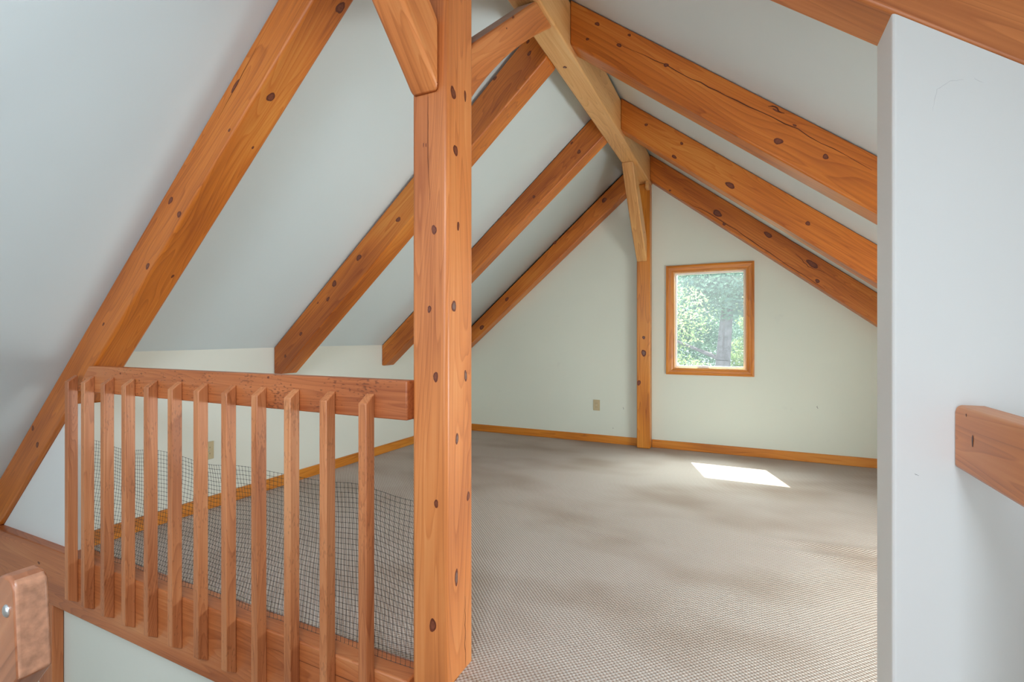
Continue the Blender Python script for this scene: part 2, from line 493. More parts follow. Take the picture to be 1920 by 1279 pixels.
# carpeted floor, an L: the loft and the landing in front of it
def floor_h(x, y):
    h = 0.0
    for (cx, cy, ang, ln, wd, ht) in [(0.50, 3.06, 0.12, 0.55, 0.035, 0.010), (0.42, 2.90, 0.05, 0.42, 0.03, 0.007),
                                     (-0.90, 3.06, -0.25, 0.35, 0.03, 0.005), (-0.72, 2.69, -0.15, 0.30, 0.03, 0.005),
                                     (-1.3, 3.45, -0.2, 0.5, 0.05, 0.004)]:
        dx, dy = x - cx, y - cy
        u = dx * math.cos(ang) + dy * math.sin(ang); v = -dx * math.sin(ang) + dy * math.cos(ang)
        h += ht * math.exp(-(u / ln) ** 2 - (v / wd) ** 2)
    h += 0.0015 * noise.noise(Vector((x * 2.1, y * 2.1, 0)))
    return h


bm = bmesh.new()
nx, ny = 130, 150
xs = [X_KNEE + (X_RIGHT - X_KNEE) * i / nx for i in range(nx + 1)]
ys = [1.36 + (Y_FAR - 1.36) * j / ny for j in range(ny + 1)]
gridv = [[bm.verts.new((x, y, floor_h(x, y))) for y in ys] for x in xs]
for i in range(nx):
    for j in range(ny):
        bm.faces.new((gridv[i][j], gridv[i + 1][j], gridv[i + 1][j + 1], gridv[i][j + 1]))
for f in bm.faces: f.smooth = True
for i in range(nx):      # turned-down front edge of the carpet
    a_, b_ = gridv[i][0], gridv[i + 1][0]
    c_ = bm.verts.new((b_.co.x, b_.co.y, -0.016)); d_ = bm.verts.new((a_.co.x, a_.co.y, -0.016))
    bm.faces.new((a_, b_, c_, d_))
add_box(bm, -0.838, X_RIGHT, Y_BACK, 1.3599, -0.20, 0.0)
add_box(bm, X_KNEE, X_RIGHT, 1.362, Y_FAR, -0.20, -0.015)
structure('floor', bm, M['carpet'])

bm = bmesh.new(); add_box(bm, -4.4, -0.86, Y_BACK, 1.32, -1.95, -1.90)
structure('floor_stairwell', bm, M['carpet'])

# ceilings: slabs 14 cm thick following the two roof slopes
def zl(x, y):
    """underside of the left slope; it flattens a little from the stairwell into the loft"""
    t = min(1.0, max(0.0, (y - 1.43) / 1.6)); t = t * t * (3 - 2 * t)
    return zl_near(x) * (1 - t) + zl_far(x) * t


def slab(x0, x1, yrows, zf, nx_):
    b = bmesh.new()
    cols = [x0 + (x1 - x0) * i / nx_ for i in range(nx_ + 1)]
    lo = [[b.verts.new(W(x, y, zf(x, y))) for x in cols] for y in yrows]
    up = [[b.verts.new(W(x, y, zf(x, y) + 0.14)) for x in cols] for y in yrows]
    n = len(yrows)
    for i in range(n - 1):
        for k in range(nx_):
            b.faces.new((lo[i][k], lo[i + 1][k], lo[i + 1][k + 1], lo[i][k + 1])).smooth = True
            b.faces.new((up[i][k], up[i][k + 1], up[i + 1][k + 1], up[i + 1][k])).smooth = True
        for k in (0, nx_):
            b.faces.new((lo[i][k], lo[i + 1][k], up[i + 1][k], up[i][k]))
    for i in (0, n - 1):
        for k in range(nx_):
            b.faces.new((lo[i][k], lo[i][k + 1], up[i][k + 1], up[i][k]))
    bmesh.ops.recalc_face_normals(b, faces=b.faces[:])
    return b


XE = -4.35
structure('ceiling_left', slab(XE, PEAK_X, [Y_BACK - 0.1, 1.43] + [1.43 + 1.6 * k / 12 for k in range(1, 13)] + [Y_FAR + 0.12], zl, 8), M['ceil'])
bm = bmesh.new()
SKX0, SKX1, SKY0, SKY1 = -0.30, 0.38, -1.32, -0.18       # skylight opening behind the viewer
for (xa, xb, ya, yb) in [(PEAK_X, 1.8, SKY1, Y_FAR + 0.12), (PEAK_X, 1.8, Y_BACK - 0.1, SKY0), (PEAK_X, SKX0, SKY0, SKY1), (SKX1, 1.8, SKY0, SKY1)]:
    lo_ = [W(xa, ya, zr(xa)), W(xb, ya, zr(xb)), W(xb, yb, zr(xb)), W(xa, yb, zr(xa))]
    add_prism(bm, lo_, [p + Vector((0, 0, 0.14)) for p in lo_])
structure('ceiling_right', bm, M['ceil'])
win4 = empty('window_4', W(0.04, -0.75, zr(0.04))); tag(win4, kind='structure')
bm = bmesh.new()
for (xa, xb, ya, yb) in [(SKX0 - 0.05, SKX0, SKY0 - 0.05, SKY1 + 0.05), (SKX1, SKX1 + 0.05, SKY0 - 0.05, SKY1 + 0.05),
                         (SKX0, SKX1, SKY0 - 0.05, SKY0), (SKX0, SKX1, SKY1, SKY1 + 0.05)]:
    lo_ = [W(xa, ya, zr(xa) - 0.015), W(xb, ya, zr(xb) - 0.015), W(xb, yb, zr(xb) - 0.015), W(xa, yb, zr(xa) - 0.015)]
    add_prism(bm, lo_, [p + Vector((0, 0, 0.014)) for p in lo_])
link('window_frame', bm, M['trim'], win4)

# far gable wall with the window opening
WX0, WX1, WZ0, WZ1 = -0.640, 0.022, -0.305, 0.656       # rough opening
YT = Y_FAR + 0.085
bm = bmesh.new()
def quad_wall(pts):
    add_prism(bm, [W(x, Y_FAR, z) for x, z in pts], [W(x, YT, z) for x, z in pts])
def ztop(x): return (zl_far(x) if x < PEAK_X else zr(x)) + 0.02
quad_wall([(-3.3, -1.3), (WX0, -1.3), (WX0, ztop(WX0)), (PEAK_X, ztop(PEAK_X)), (-3.3, ztop(-3.3))])
quad_wall([(WX1, -1.3), (1.8, -1.3), (1.8, ztop(1.8)), (WX1, ztop(WX1))])
quad_wall([(WX0, -1.3), (WX1, -1.3), (WX1, WZ0), (WX0, WZ0)])
quad_wall([(WX0, WZ1), (WX1, WZ1), (WX1, ztop(WX1)), (WX0, ztop(WX0))])
for c_ in ([(-1.132, Y_FAR, -0.715), (-1.128, Y_FAR, -0.74)], [(-1.24, Y_FAR, -0.935), (-1.236, Y_FAR, -0.945)], [(0.58, Y_FAR, -0.60), (0.585, Y_FAR, -0.625)]):
    crack(bm, c_, (0, -1, 0), 0.006, 1)
structure('wall_far', bm, [M['wall_gable'], M['scuff']])

bm = bmesh.new(); add_box(bm, X_KNEE - 0.10, X_KNEE, 1.432, Y_FAR, -0.2, zl_far(X_KNEE) + ZO + 0.004)
add_prism(bm, *[[W(X_KNEE - 0.10, y_, -1.3), W(X_KNEE, y_, -1.3), W(X_KNEE, y_, -0.344), W(X_KNEE - 0.10, y_, -0.438)] for y_ in (1.347, 1.4318)])
structure('wall_left', bm, M['wall'])
bm = bmesh.new(); 
for (a_, b_, c_, d_) in [(Y_BACK, 1.5, -0.2, 0.985), (3.2, Y_FAR, -0.2, 0.985), (1.5, 3.2, -0.2, 0.24), (1.5, 3.2, 0.90, 0.985)]:
    add_box(bm, X_RIGHT, X_RIGHT + 0.1, a_, b_, c_, d_)
structure('wall_right', bm, M['wall'])

# partition under the near right rafter
def fb1(x): return -0.782 * x + 0.918
bm = xz_prism([(0.285, -1.1), (X_RIGHT, -1.1), (X_RIGHT, fb1(X_RIGHT)), (0.285, fb1(0.285))], 1.29, 1.43)
es = [e for e in bm.edges if abs(e.verts[0].co.x - 0.285) < 1e-4 and abs(e.verts[1].co.x - 0.285) < 1e-4
      and abs(e.verts[0].co.z - e.verts[1].co.z) > 0.5]
bmesh.ops.bevel(bm, geom=es, offset=0.008, segments=3, profile=0.5, affect='EDGES')
for c_ in ([(0.437, 1.29, -0.745), (0.441, 1.29, -0.757)], [(0.438, 1.29, -0.826), (0.441, 1.29, -0.84)], [(0.322, 1.29, -0.286), (0.330, 1.29, -0.288)],
           [(0.352, 1.29, 0.47), (0.360, 1.29, 0.515), (0.380, 1.29, 0.527), (0.402, 1.29, 0.525)], [(0.418, 1.29, 0.525), (0.432, 1.29, 0.512)]):
    crack(bm, c_, (0, -1, 0), 0.0012, 2 if c_[0][2] > 0 else 1)
structure('wall_partition', bm, [M['wall_marked'], M['scuff'], M['scuff_faint']])

# triangular infill between near left rafter and floor beam, and the wall under the beam
bm = xz_prism([(-3.950, -1.107), (X_KNEE - 0.0, -1.107), (X_KNEE, 0.9214 * X_KNEE + 2.534)], 1.31, 1.345)
structure('wall_infill', bm, M['wall_marked'])
bm = bmesh.new(); add_box(bm, -4.35, -0.86, 1.325, 1.40, -1.95, -0.205)
structure('wall_stairwell', bm, M['wall'])
bm = bmesh.new(); add_box(bm, -4.45, -4.352, Y_BACK, 1.42, -1.95, zl_near(-4.35) + ZO + 0.05)
structure('wall_stairwell_outer', bm, M['wall'])
bm = bmesh.new(); add_box(bm, -0.93, -0.84, Y_BACK, 1.28, -1.95, -0.20)
structure('wall_landing_edge', bm, M['wall'])

# gable behind the viewer with the wide stairwell window
BX0, BX1, BZ0, BZ1 = -2.6, 0.6, -0.75, 0.95
bm = bmesh.new()
def back_wall(pts):
    add_prism(bm, [W(x, Y_BACK, z) for x, z in pts], [W(x, Y_BACK - 0.12, z) for x, z in pts])
def ztb(x): return (zl_near(x) if x < PEAK_X else zr(x)) + 0.02
back_wall([(-4.4, -3.1), (BX0, -3.1), (BX0, ztb(BX0)), (-4.4, ztb(-4.4))])
back_wall([(BX1, -3.1), (1.8, -3.1), (1.8, ztb(1.8)), (BX1, min(ztb(BX1), 9))])
back_wall([(BX0, -3.1), (BX1, -3.1), (BX1, BZ0), (BX0, BZ0)])
z1 = min(BZ1, ztb(BX1))
bm_top = [(BX0, ztb(BX0)), (BX0, min(BZ1, ztb(BX0) - 0.01)), (BX1, ztb(BX1) - 0.01), (BX1, ztb(BX1)), (PEAK_X, ztb(PEAK_X))]
back_wall([(-1.95, BZ1), (0.25, BZ1), (PEAK_X, ztb(PEAK_X))])
structure('wall_back', bm, M['wall'])

# baseboards
def board(name, x0, x1, y0, y1):
    b = bmesh.new(); add_box(b, x0, x1, y0, y1, 0.0, 0.080); bevel(b, 0.004, 2)
    fr = frame_at(((x0 + x1) / 2, (y0 + y1) / 2, 0.04), (1, 0, 0) if x1 - x0 > y1 - y0 else (0, 1, 0), (0, 0, 1))
    return structure(name, b, M['trim'], frame=fr)
board('baseboard_far', X_KNEE + 0.018, -0.977, Y_FAR - 0.016, Y_FAR)
board('baseboard_far_right', -0.842, X_RIGHT - 0.017, Y_FAR - 0.016, Y_FAR)
board('baseboard_left', X_KNEE, X_KNEE + 0.016, 1.365, Y_FAR - 0.001)
board('baseboard_right', X_RIGHT - 0.016, X_RIGHT, 1.44, Y_FAR - 0.001)

# ------------------------------------------------------------------ window in the far gable
win = empty('window_1', W(-0.31, Y_FAR, 0.18))
tag(win, kind='structure')
CX0, CX1, CZ0, CZ1 = -0.704, 0.082, -0.359, 0.714       # casing outer
bm = bmesh.new()
def casing_side(o0, o1, i0, i1):
    """one mitred casing length: outer edge o0-o1, inner edge i0-i1 (x, z), moulded section"""
    prof = [(0.0, 0.0), (0.0, 0.022), (0.25, 0.024), (0.35, 0.019), (0.75, 0.015), (0.88, 0.011), (1.0, 0.011), (1.0, 0.0)]
    r0 = [W(o0[0] + (i0[0] - o0[0]) * t, Y_FAR - d, o0[1] + (i0[1] - o0[1]) * t) for t, d in prof]
    r1 = [W(o1[0] + (i1[0] - o1[0]) * t, Y_FAR - d, o1[1] + (i1[1] - o1[1]) * t) for t, d in prof]
    add_prism(bm, r0, r1)
oc = [(CX0, CZ0), (CX1, CZ0), (CX1, CZ1), (CX0, CZ1)]
ic = [(WX0 + 0.006, WZ0 + 0.006), (WX1 - 0.006, WZ0 + 0.006), (WX1 - 0.006, WZ1 - 0.006), (WX0 + 0.006, WZ1 - 0.006)]
parts = []
for k in range(4):
    casing_side(oc[k], oc[(k + 1) % 4], ic[k], ic[(k + 1) % 4])
    o0 = oc[k]; o1 = oc[(k + 1) % 4]
    d = Vector((o1[0] - o0[0], 0, o1[1] - o0[1]))
    parts.append(link('casing', bm, M['trim'], win, frame_at(W(o0[0], Y_FAR, o0[1]), d, (0, 1, 0))))
    bm = bmesh.new()
bm.free()
bm = bmesh.new()   # jamb lining of the opening
add_box(bm, WX0, WX0 + 0.014, Y_FAR - 0.008, YT - 0.004, WZ0 + ZO, WZ1 + ZO)
add_box(bm, WX1 - 0.014, WX1, Y_FAR - 0.008, YT - 0.004, WZ0 + ZO, WZ1 + ZO)
add_box(bm, WX0 + 0.014, WX1 - 0.014, Y_FAR - 0.008, YT - 0.004, WZ1 + ZO - 0.014, WZ1 + ZO)
add_box(bm, WX0 + 0.014, WX1 - 0.014, Y_FAR - 0.008, YT - 0.004, WZ0 + ZO, WZ0 + ZO + 0.014)
link('jamb', bm, M['pale'], win, frame_at(W(-0.31, Y_FAR, 0.18), (0, 0, 1), (1, 0, 0)))
SX0, SX1, SZ0, SZ1 = WX0 + 0.014, WX1 - 0.014, WZ0 + 0.014, WZ1 - 0.014
bm = bmesh.new()
f_ = 0.017
for (a, b, c, d) in [(SX0, SX0 + f_, SZ0, SZ1), (SX1 - f_, SX1, SZ0, SZ1), (SX0 + f_, SX1 - f_, SZ1 - f_, SZ1), (SX0 + f_, SX1 - f_, SZ0, SZ0 + f_)]:
    add_box(bm, a, b, Y_FAR + 0.035, Y_FAR + 0.075, c + ZO, d + ZO)
link('sash', bm, M['vinyl'], win)
bm = bmesh.new(); add_box(bm, SX0 + f_, SX1 - f_, Y_FAR + 0.053, Y_FAR + 0.057, SZ0 + f_ + ZO, SZ1 - f_ + ZO)
link('pane', bm, M['glass'], win)
hx = -0.363
bm = bmesh.new()   # folding crank operator on the sill
add_box(bm, hx - 0.055, hx + 0.055, Y_FAR + 0.004, Y_FAR + 0.034, SZ0 + ZO, SZ0 + ZO + 0.022)
bevel(bm, 0.005, 2)
cr = link('crank_base', bm, M['vinyl'], win)
bm = bmesh.new()
add_prism(bm, [W(hx - 0.005, Y_FAR + 0.015, SZ0 + 0.026), W(hx + 0.005, Y_FAR + 0.015, SZ0 + 0.026), W(hx + 0.005, Y_FAR + 0.027, SZ0 + 0.026), W(hx - 0.005, Y_FAR + 0.027, SZ0 + 0.026)],
          [W(hx - 0.005, Y_FAR - 0.006, SZ0 - 0.016), W(hx + 0.005, Y_FAR - 0.006, SZ0 - 0.016), W(hx + 0.005, Y_FAR + 0.004, SZ0 - 0.016), W(hx - 0.005, Y_FAR + 0.004, SZ0 - 0.016)])
link('crank_handle', bm, M['metal'], win)

# stairwell window behind the viewer: frame and mullions only, never in shot
win2 = empty('window_2', W(-1.0, Y_BACK, 0.1)); tag(win2, kind='structure')
bm = bmesh.new()
for x in (BX0, -1.57, -0.5, BX1 - 0.05):
    add_box(bm, x, x + 0.05, Y_BACK - 0.10, Y_BACK - 0.04, BZ0 + ZO, min(BZ1, zl_near(x) - 0.02 if x < PEAK_X else zr(x + 0.05) - 0.02) + ZO)
add_box(bm, BX0 + 0.05, BX1 - 0.05, Y_BACK - 0.10, Y_BACK - 0.04, BZ0 + ZO, BZ0 + ZO + 0.05)
link('window_frame', bm, M['trim'], win2)


win3 = empty('window_3', W(X_RIGHT, 2.35, -0.5)); tag(win3, kind='structure')
bm = bmesh.new()
for y in (1.5, 2.3, 3.14):
    add_box(bm, X_RIGHT + 0.02, X_RIGHT + 0.08, y, y + 0.06, 0.28, 0.86)
add_box(bm, X_RIGHT + 0.02, X_RIGHT + 0.08, 1.5, 3.2, 0.24, 0.28)
add_box(bm, X_RIGHT + 0.02, X_RIGHT + 0.08, 1.5, 3.2, 0.86, 0.90)
link('window_frame', bm, M['trim'], win3)


# ------------------------------------------------------------------ timbers
def rafter(name, pts, y0, y1, slope, kn, normal_knots, label, mat, cracks=(), bev=0.007):
    bm = xz_prism(pts, y0, y1)
    bevel(bm, bev, 2)
    if kn: knots(bm, kn, (0, -1, 0), (1, 0, slope), 1)
    for (n, g, lst) in normal_knots: knots(bm, lst, n, g, 1)
    for c in cracks: crack(bm, c[0], c[1], c[2], 4)
    mx = sum(p[0] for p in pts) / len(pts); mz = sum(p[1] for p in pts) / len(pts)
    o = link(name, bm, [mat] + KM, None, frame_at(W(mx, (y0 + y1) / 2, mz), (1, 0, slope), (0, 1, 0)))
    return tag(o, label, 'rafter', 'exposed roof rafters')


RL, RR = -0.974, -0.840     # ridge beam faces


def left_pts(su, cu, sb, cb, low=None):
    p = [(RL, su * RL + cu - 0.004), (RL, sb * RL + cb)]
    if p[1][1] < 1.537:
        p[1] = (RL, 1.537); p.append(((1.537 - cb) / sb - 0.012, 1.537 - 0.012 * sb))
    if low is None:
        p += [((-0.262 - cb) / sb, -0.262), (X_KNEE, -0.262), (X_KNEE, su * X_KNEE + cu - 0.004)]
    else:
        p += [((low - cb) / sb, low), ((low - cu) / su, low)]
    return p


# near left rafter runs on down to the eave
under = [(-1.388, 1.395, 1.242, 0.030, 0.018, 0), (-1.708, 1.345, 0.949, 0.026, 0.017, 0), (-2.436, 1.390, 0.278, 0.013, 0.007, 0), (-1.878, 1.392, 0.793, 0.010, 0.005, 0)]
un = []
for (x, y, z, a, b, s) in under:
    un.append((x, y, 0.9214 * x + 2.5364, a, b, s))
rafter('rafter', left_pts(0.9033, 2.740, 0.9214, 2.5364, low=-1.10), 1.29, 1.43, 0.91, K['r1L_front'],
       [((0.676, 0, -0.737), (1, 0, 0.92), un)],
       'nearest left rafter, thick and knotty, running down behind the railing to the floor beam', M['pine'],
       cracks=[([(-1.72, 1.29, 1.13), (-1.95, 1.29, 0.90)], (0, -1, 0), 0.003)], bev=0.012)
rafter('rafter', left_pts(0.862, 2.6215, 0.8665, 2.3765), 2.484, 2.622, 0.866, K['r2L_front'], [],
       'left slope rafter passing behind the thick post, its foot just above the railing', M['pine'])
rafter('rafter', left_pts(0.862, 2.6215, 0.8525, 2.372), 3.665, 3.803, 0.86, K['r3L_front'], [],
       'left slope rafter whose foot shows just left of the thick post', M['pine'])
rafter('rafter', left_pts(0.862, 2.612, 0.848, 2.372), 4.925, 5.054, 0.849, K['r4L_front'], [],
       'left slope rafter lying against the far gable wall', M['pine'])


def right_pts(su, cu, sb, cb, xe=X_RIGHT):
    return [(RR, su * RR + cu - 0.004), (RR, sb * RR + cb), (xe, sb * xe + cb), (xe, su * xe + cu - 0.004)]


rafter('rafter', right_pts(-0.785, 1.153, -0.782, 0.9185), 1.29, 1.43, -0.783, [], [],
       'nearest right rafter in the top right corner, resting on the white partition wall', M['red'],
       cracks=[([(0.50, 1.29, 0.64), (0.62, 1.29, 0.56), (0.80, 1.29, 0.44)], (0, -1, 0), 0.006)])
rafter('rafter', right_pts(-0.785, 1.153, -0.789, 0.908), 2.484, 2.622, -0.787, K['r2R_front'], [],
       'right slope rafter with a long dark drying crack along its wide face', M['pine'],
       cracks=[([(-0.60, 2.484, 1.52), (-0.30, 2.484, 1.30), (-0.08, 2.484, 1.13), (0.21, 2.484, 0.92), (0.48, 2.484, 0.70)], (0, -1, 0), 0.005),
               ([(0.10, 2.484, 1.05), (0.16, 2.484, 1.0)], (0, -1, 0), 0.008)])
rafter('rafter', right_pts(-0.785, 1.153, -0.787, 0.912), 3.665, 3.803, -0.786, K['r3R_front'], [],
       'right slope rafter with one big knot between the cracked rafter and gable rafter', M['pine'])
rafter('rafter', right_pts(-0.785, 1.153, -0.793, 0.892), 4.925, 5.054, -0.79, K['r4R_front'], [],
       'right slope rafter with smeared dark grain against the gable wall above the window', M['pine'],
       cracks=[([(-0.55, 4.925, 1.33), (-0.2, 4.925, 1.10), (0.2, 4.925, 0.76), (0.62, 4.925, 0.42)], (0, -1, 0), 0.008),
               ([(0.40, 4.925, 0.74), (0.50, 4.925, 0.62), (0.62, 4.925, 0.56)], (0, -1, 0), 0.005)])

# ridge beam
bm = bmesh.new(); add_box(bm, RL, RR, Y_BACK, 5.054, 1.535 + ZO, 1.795 + ZO); bevel(bm, 0.008, 2)
knots(bm, K['ridge_bot'], (0, 0, -1), (0, 1, 0), 1)
tag(link('ridge_beam', bm, [M['pale']] + KM, None, frame_at(W(-0.907, 2.0, 1.68), (0, 1, 0), (1, 0, 0))),
    'long pale ridge beam running along the roof peak above both posts', 'beam')

# posts
bm = bmesh.new(); add_box(bm, RL, RR, 1.29, 1.452, -0.30, 1.534 + ZO); bevel(bm, 0.013, 2)
knots(bm, K['post_front'], (0, -1, 0), (0, 0, 1), 1)
knots(bm, K['post_side'], (1, 0, 0), (0, 0, 1), 1)
crack(bm, [(-0.913, 1.29, 0.77), (-0.911, 1.29, 0.60), (-0.906, 1.29, 0.44)], (0, -1, 0), 0.0022, 4)
crack(bm, [(-0.84, 1.400, -0.86), (-0.84, 1.399, -1.00), (-0.84, 1.401, -1.10)], (1, 0, 0), 0.0035, 4)
tag(link('timber_post', bm, [M['red']] + KM, None, frame_at(W(-0.907, 1.36, 0), (0, 0, 1), (1, 0, 0))),
    'thick knotty wooden post in the foreground at the end of the railing', 'post')

fp = empty('timber_post', W(-0.9095, 5.0, -1.1), 'slender wooden post against the far gable wall left of the window', 'post')
bm = bmesh.new(); add_box(bm, -0.974, -0.845, 4.945, 5.054, 0.002, 1.534 + ZO); bevel(bm, 0.008, 2)
knots(bm, K['farpost'], (0, -1, 0), (0, 0, 1), 1)
link('post_body', bm, [M['trim']] + KM, fp, frame_at(W(-0.91, 5.0, 0), (0, 0, 1), (1, 0, 0)))
bm = bmesh.new(); add_box(bm, -0.876, -0.846, 4.86, 4.944, 1.462 + ZO, 1.535 + ZO); bevel(bm, 0.004, 1)
link('tenon_end', bm, M['pale'], fp)


# curved knee braces: polygons in the YZ plane
def curve_pts(a, ctrl, b, n=10):
    out = []
    for i in range(n + 1):
        t = i / n
        out.append(((1 - t) ** 2 * a[0] + 2 * t * (1 - t) * ctrl[0] + t * t * b[0], (1 - t) ** 2 * a[1] + 2 * t * (1 - t) * ctrl[1] + t * t * b[1]))
    return out


def brace(low, up, x0, x1, label, mat, kn=(), top_dusty=False, bev=0.012):
    """low: points of the lower edge from post to ridge; up: upper edge from ridge back to post"""
    bm = yz_prism(low + up, x0, x1)
    bevel(bm, bev, 2, 0.6)
    g = Vector((0, low[-1][0] - low[0][0], low[-1][1] - low[0][1]))
    if kn: knots(bm, kn, (1, 0, 0), g, 1)
    mats = [mat] + KM
    if top_dusty:
        mats.append(M['dusty'])
        bm.normal_update()
        for f in bm.faces:
            if f.normal.z > 0.45 and abs(f.normal.x) < 0.3: f.material_index = 5
    o = link('knee_brace', bm, mats, None, frame_at(W((x0 + x1) / 2, low[0][0], low[0][1]), g, (1, 0, 0)))
    return tag(o, label, 'brace', 'curved knee braces')


lowA = curve_pts((1.289, 0.775), (1.06, 1.00), (0.52, 1.534))
lowA = [(1.289, 0.775), (1.272, 0.790)] + lowA[1:]
brace(lowA, [(0.66, 1.534), (1.289, 1.000)], -0.971, -0.868,
      'curved brace rising toward the viewer from the front of the near post', M['red'])
lowB = curve_pts((1.453, 0.810), (1.74, 1.16), (2.262, 1.534))
brace(lowB, [(2.05, 1.534), (1.453, 1.005)], -0.955, -0.853,
      'curved brace with dusty top behind the thick post, rising to the ridge', M['red'],
      kn=[(-0.853, 1.80, 1.31, 0.017, 0.006, 0), (-0.853, 1.74, 1.23, 0.008, 0.004, 0)], top_dusty=True)
lowC = curve_pts((4.944, 0.760), (4.66, 1.02), (4.26, 1.534))
brace(lowC, [(4.42, 1.534), (4.944, 0.98)], -0.972, -0.872,
      'small pale curved brace between the far post and the ridge beam', M['pale'],
      kn=[(-0.872, 4.80, 1.02, 0.012, 0.008, 0)], bev=0.008)

# floor beam along the stairwell edge
bm = bmesh.new(); add_box(bm, -4.34, RL - 0.001, 1.265, 1.3595, -1.395 + ZO, -1.101 + ZO); bevel(bm, 0.006, 2)
crack(bm, [(-1.62, 1.265, -1.165), (-1.3, 1.265, -1.168), (-1.0, 1.265, -1.165)], (0, -1, 0), 0.0025, 4)
knots(bm, [(-2.05, 1.265, -1.16, 0.02, 0.008, 0), (-3.4, 1.265, -1.2, 0.016, 0.008, 0), (-1.25, 1.265, -1.25, 0.014, 0.01, 0)], (0, -1, 0), (1, 0, 0), 1)
tag(link('floor_beam', bm, [M['beam']] + KM, None, frame_at(W(-2.6, 1.30, -1.25), (1, 0, 0), (0, 1, 0))),
    'deep wooden floor beam below the railing at the edge of the stairwell', 'beam')
bm = bmesh.new(); add_box(bm, -3.43, -3.28, 1.275, 1.324, -1.94, -1.397 + ZO); bevel(bm, 0.006, 2)
tag(link('wall_post', bm, M['beam'], None, frame_at(W(-3.35, 1.29, -2), (0, 0, 1), (1, 0, 0))),
    'wooden post under the floor beam behind the stair handrail', 'post')

# ------------------------------------------------------------------ railing
railing = empty('railing', W(-2.0, 1.265, -1.108),
                'wooden loft railing of flat rail and twelve square balusters left of the near post', 'railing')
bm = xz_prism([(RL - 0.001, -0.137), (-2.90, -0.137), (-3.02, -0.265), (RL - 0.001, -0.265)], 1.265, 1.310)
bevel(bm, 0.005, 2)
knots(bm, [(-1.62, 1.265, -0.148, 0.008, 0.005, 0), (-2.62, 1.265, -0.165, 0.006, 0.006, 0), (-2.15, 1.265, -0.18, 0.006, 0.004, 0),
           (-2.0, 1.265, -0.20, 0.008, 0.004, 0)], (0, -1, 0), (1, 0, 0), 1)
link('top_rail', bm, [M['rail']] + KM, railing, frame_at(W(-2, 1.29, -0.2), (1, 0, 0), (0, 1, 0)))
for i in range(12):
    xl = -1.141 - 0.1736 * i if i < 11 else -3.030
    w = 0.034
    bm = yz_prism([(1.2645, -0.184), (1.224, -0.214), (1.224, -1.288), (1.2645, -1.316)], xl, xl + w)
    bevel(bm, 0.003, 2)
    link('baluster', bm, M['fir'], railing, frame_at(W(xl + w / 2, 1.245, -0.7), (0, 0, 1), (1, 0, 0)))

# plastic safety net behind the balusters
bm = bmesh.new()
nxn, nzn = 104, 30
NX0, NX1 = -3.105, -0.985
def net_pt(i, j):
    t = i / nxn
    x = NX0 + (NX1 - NX0) * t
    top = -0.548 - 0.008 * math.sin(t * 17) + 0.018 * math.exp(-((x + 1.25) / 0.12) ** 2) - 0.02 * (t > 0.93) * (t - 0.93) / 0.07
    s = j / nzn
    z = -1.0995 + (top + 1.0995) * s
    y = 1.326 + 0.04 * s + 0.022 * math.sin(s * PI * 0.9) + 0.012 * math.sin(x * 9 + 3 * s) * s + 0.010 * noise.noise(Vector((x * 5, z * 5, 0)))
    x += 0.010 * math.sin(s * 3.1 + x * 3) + 0.02 * s * math.exp(-((t - 1) / 0.12) ** 2) * -1
    z += 0.006 * math.sin(x * 11 + s * 4) * (0.3 + s)
    return W(x, y, z)
pts = [[net_pt(i, j) for j in range(nzn + 1)] for i in range(nxn + 1)]
def strand(a, b, r):
    d = (b - a).normalized()
    u = d.cross(Vector((0, 1, 0)))
    if u.length < 1e-4: u = Vector((1, 0, 0))
    u.normalize(); v = d.cross(u)
    A = [bm.verts.new(a + u * r * math.cos(k * 2.0944) + v * r * math.sin(k * 2.0944)) for k in range(3)]
    B = [bm.verts.new(b + u * r * math.cos(k * 2.0944) + v * r * math.sin(k * 2.0944)) for k in range(3)]
    for k in range(3):
        bm.faces.new((A[k], A[(k + 1) % 3], B[(k + 1) % 3], B[k]))
for i in range(nxn + 1):
    for j in range(nzn + 1):
        if j < nzn: strand(pts[i][j], pts[i][j + 1], 0.0008)
        if i < nxn: strand(pts[i][j], pts[i + 1][j], 0.0007)
        c = pts[i][j]; r = 0.0021
        o6 = [bm.verts.new(c + Vector(d) * r) for d in ((1, 0, 0), (0, 1, 0), (-1, 0, 0), (0, -1, 0), (0, 0, 1), (0, 0, -1))]
        for k in range(4):
            bm.faces.new((o6[k], o6[(k + 1) % 4], o6[4])); bm.faces.new((o6[(k + 1) % 4], o6[k], o6[5]))
tag(link('safety_net', bm, M['net'], None, frame_at(W(-2, 1.36, -1.1), (1, 0, 0))),
    'black plastic mesh netting stretched low behind the railing balusters', 'net')

# ------------------------------------------------------------------ stair handrail, bottom left corner
hr = empty('handrail', W(-1.12, 0.40, -1.1), 'worn rounded wooden handrail end in the bottom left corner', 'handrail')
prof = [(-1.088, -0.568), (-1.102, -0.425), (-1.105, -0.416), (-1.112, -0.409), (-1.125, -0.405), (-1.145, -0.405), (-1.160, -0.411), (-1.75, -1.00), (-1.75, -1.212)]
bm = xz_prism(prof, 0.378, 0.424)
bevel(bm, 0.006, 4, 0.6)
bm.normal_update()
for f in bm.faces:
    if f.normal.x > 0.6 and abs(f.normal.y) < 0.75 and f.normal.z > -0.3: f.material_index = 1
link('rail', bm, [M['worn'], M['end_glare']], hr, frame_at(W(-1.3, 0.40, -0.6), (1, 0, 1), (0, 1, 0)))
bm = bmesh.new()
bmesh.ops.create_uvsphere(bm, u_segments=16, v_segments=10, radius=0.011,
                          matrix=Matrix.Translation(W(-1.128, 0.378, -0.462)) @ Matrix.Diagonal((1, 0.45, 1, 1)))
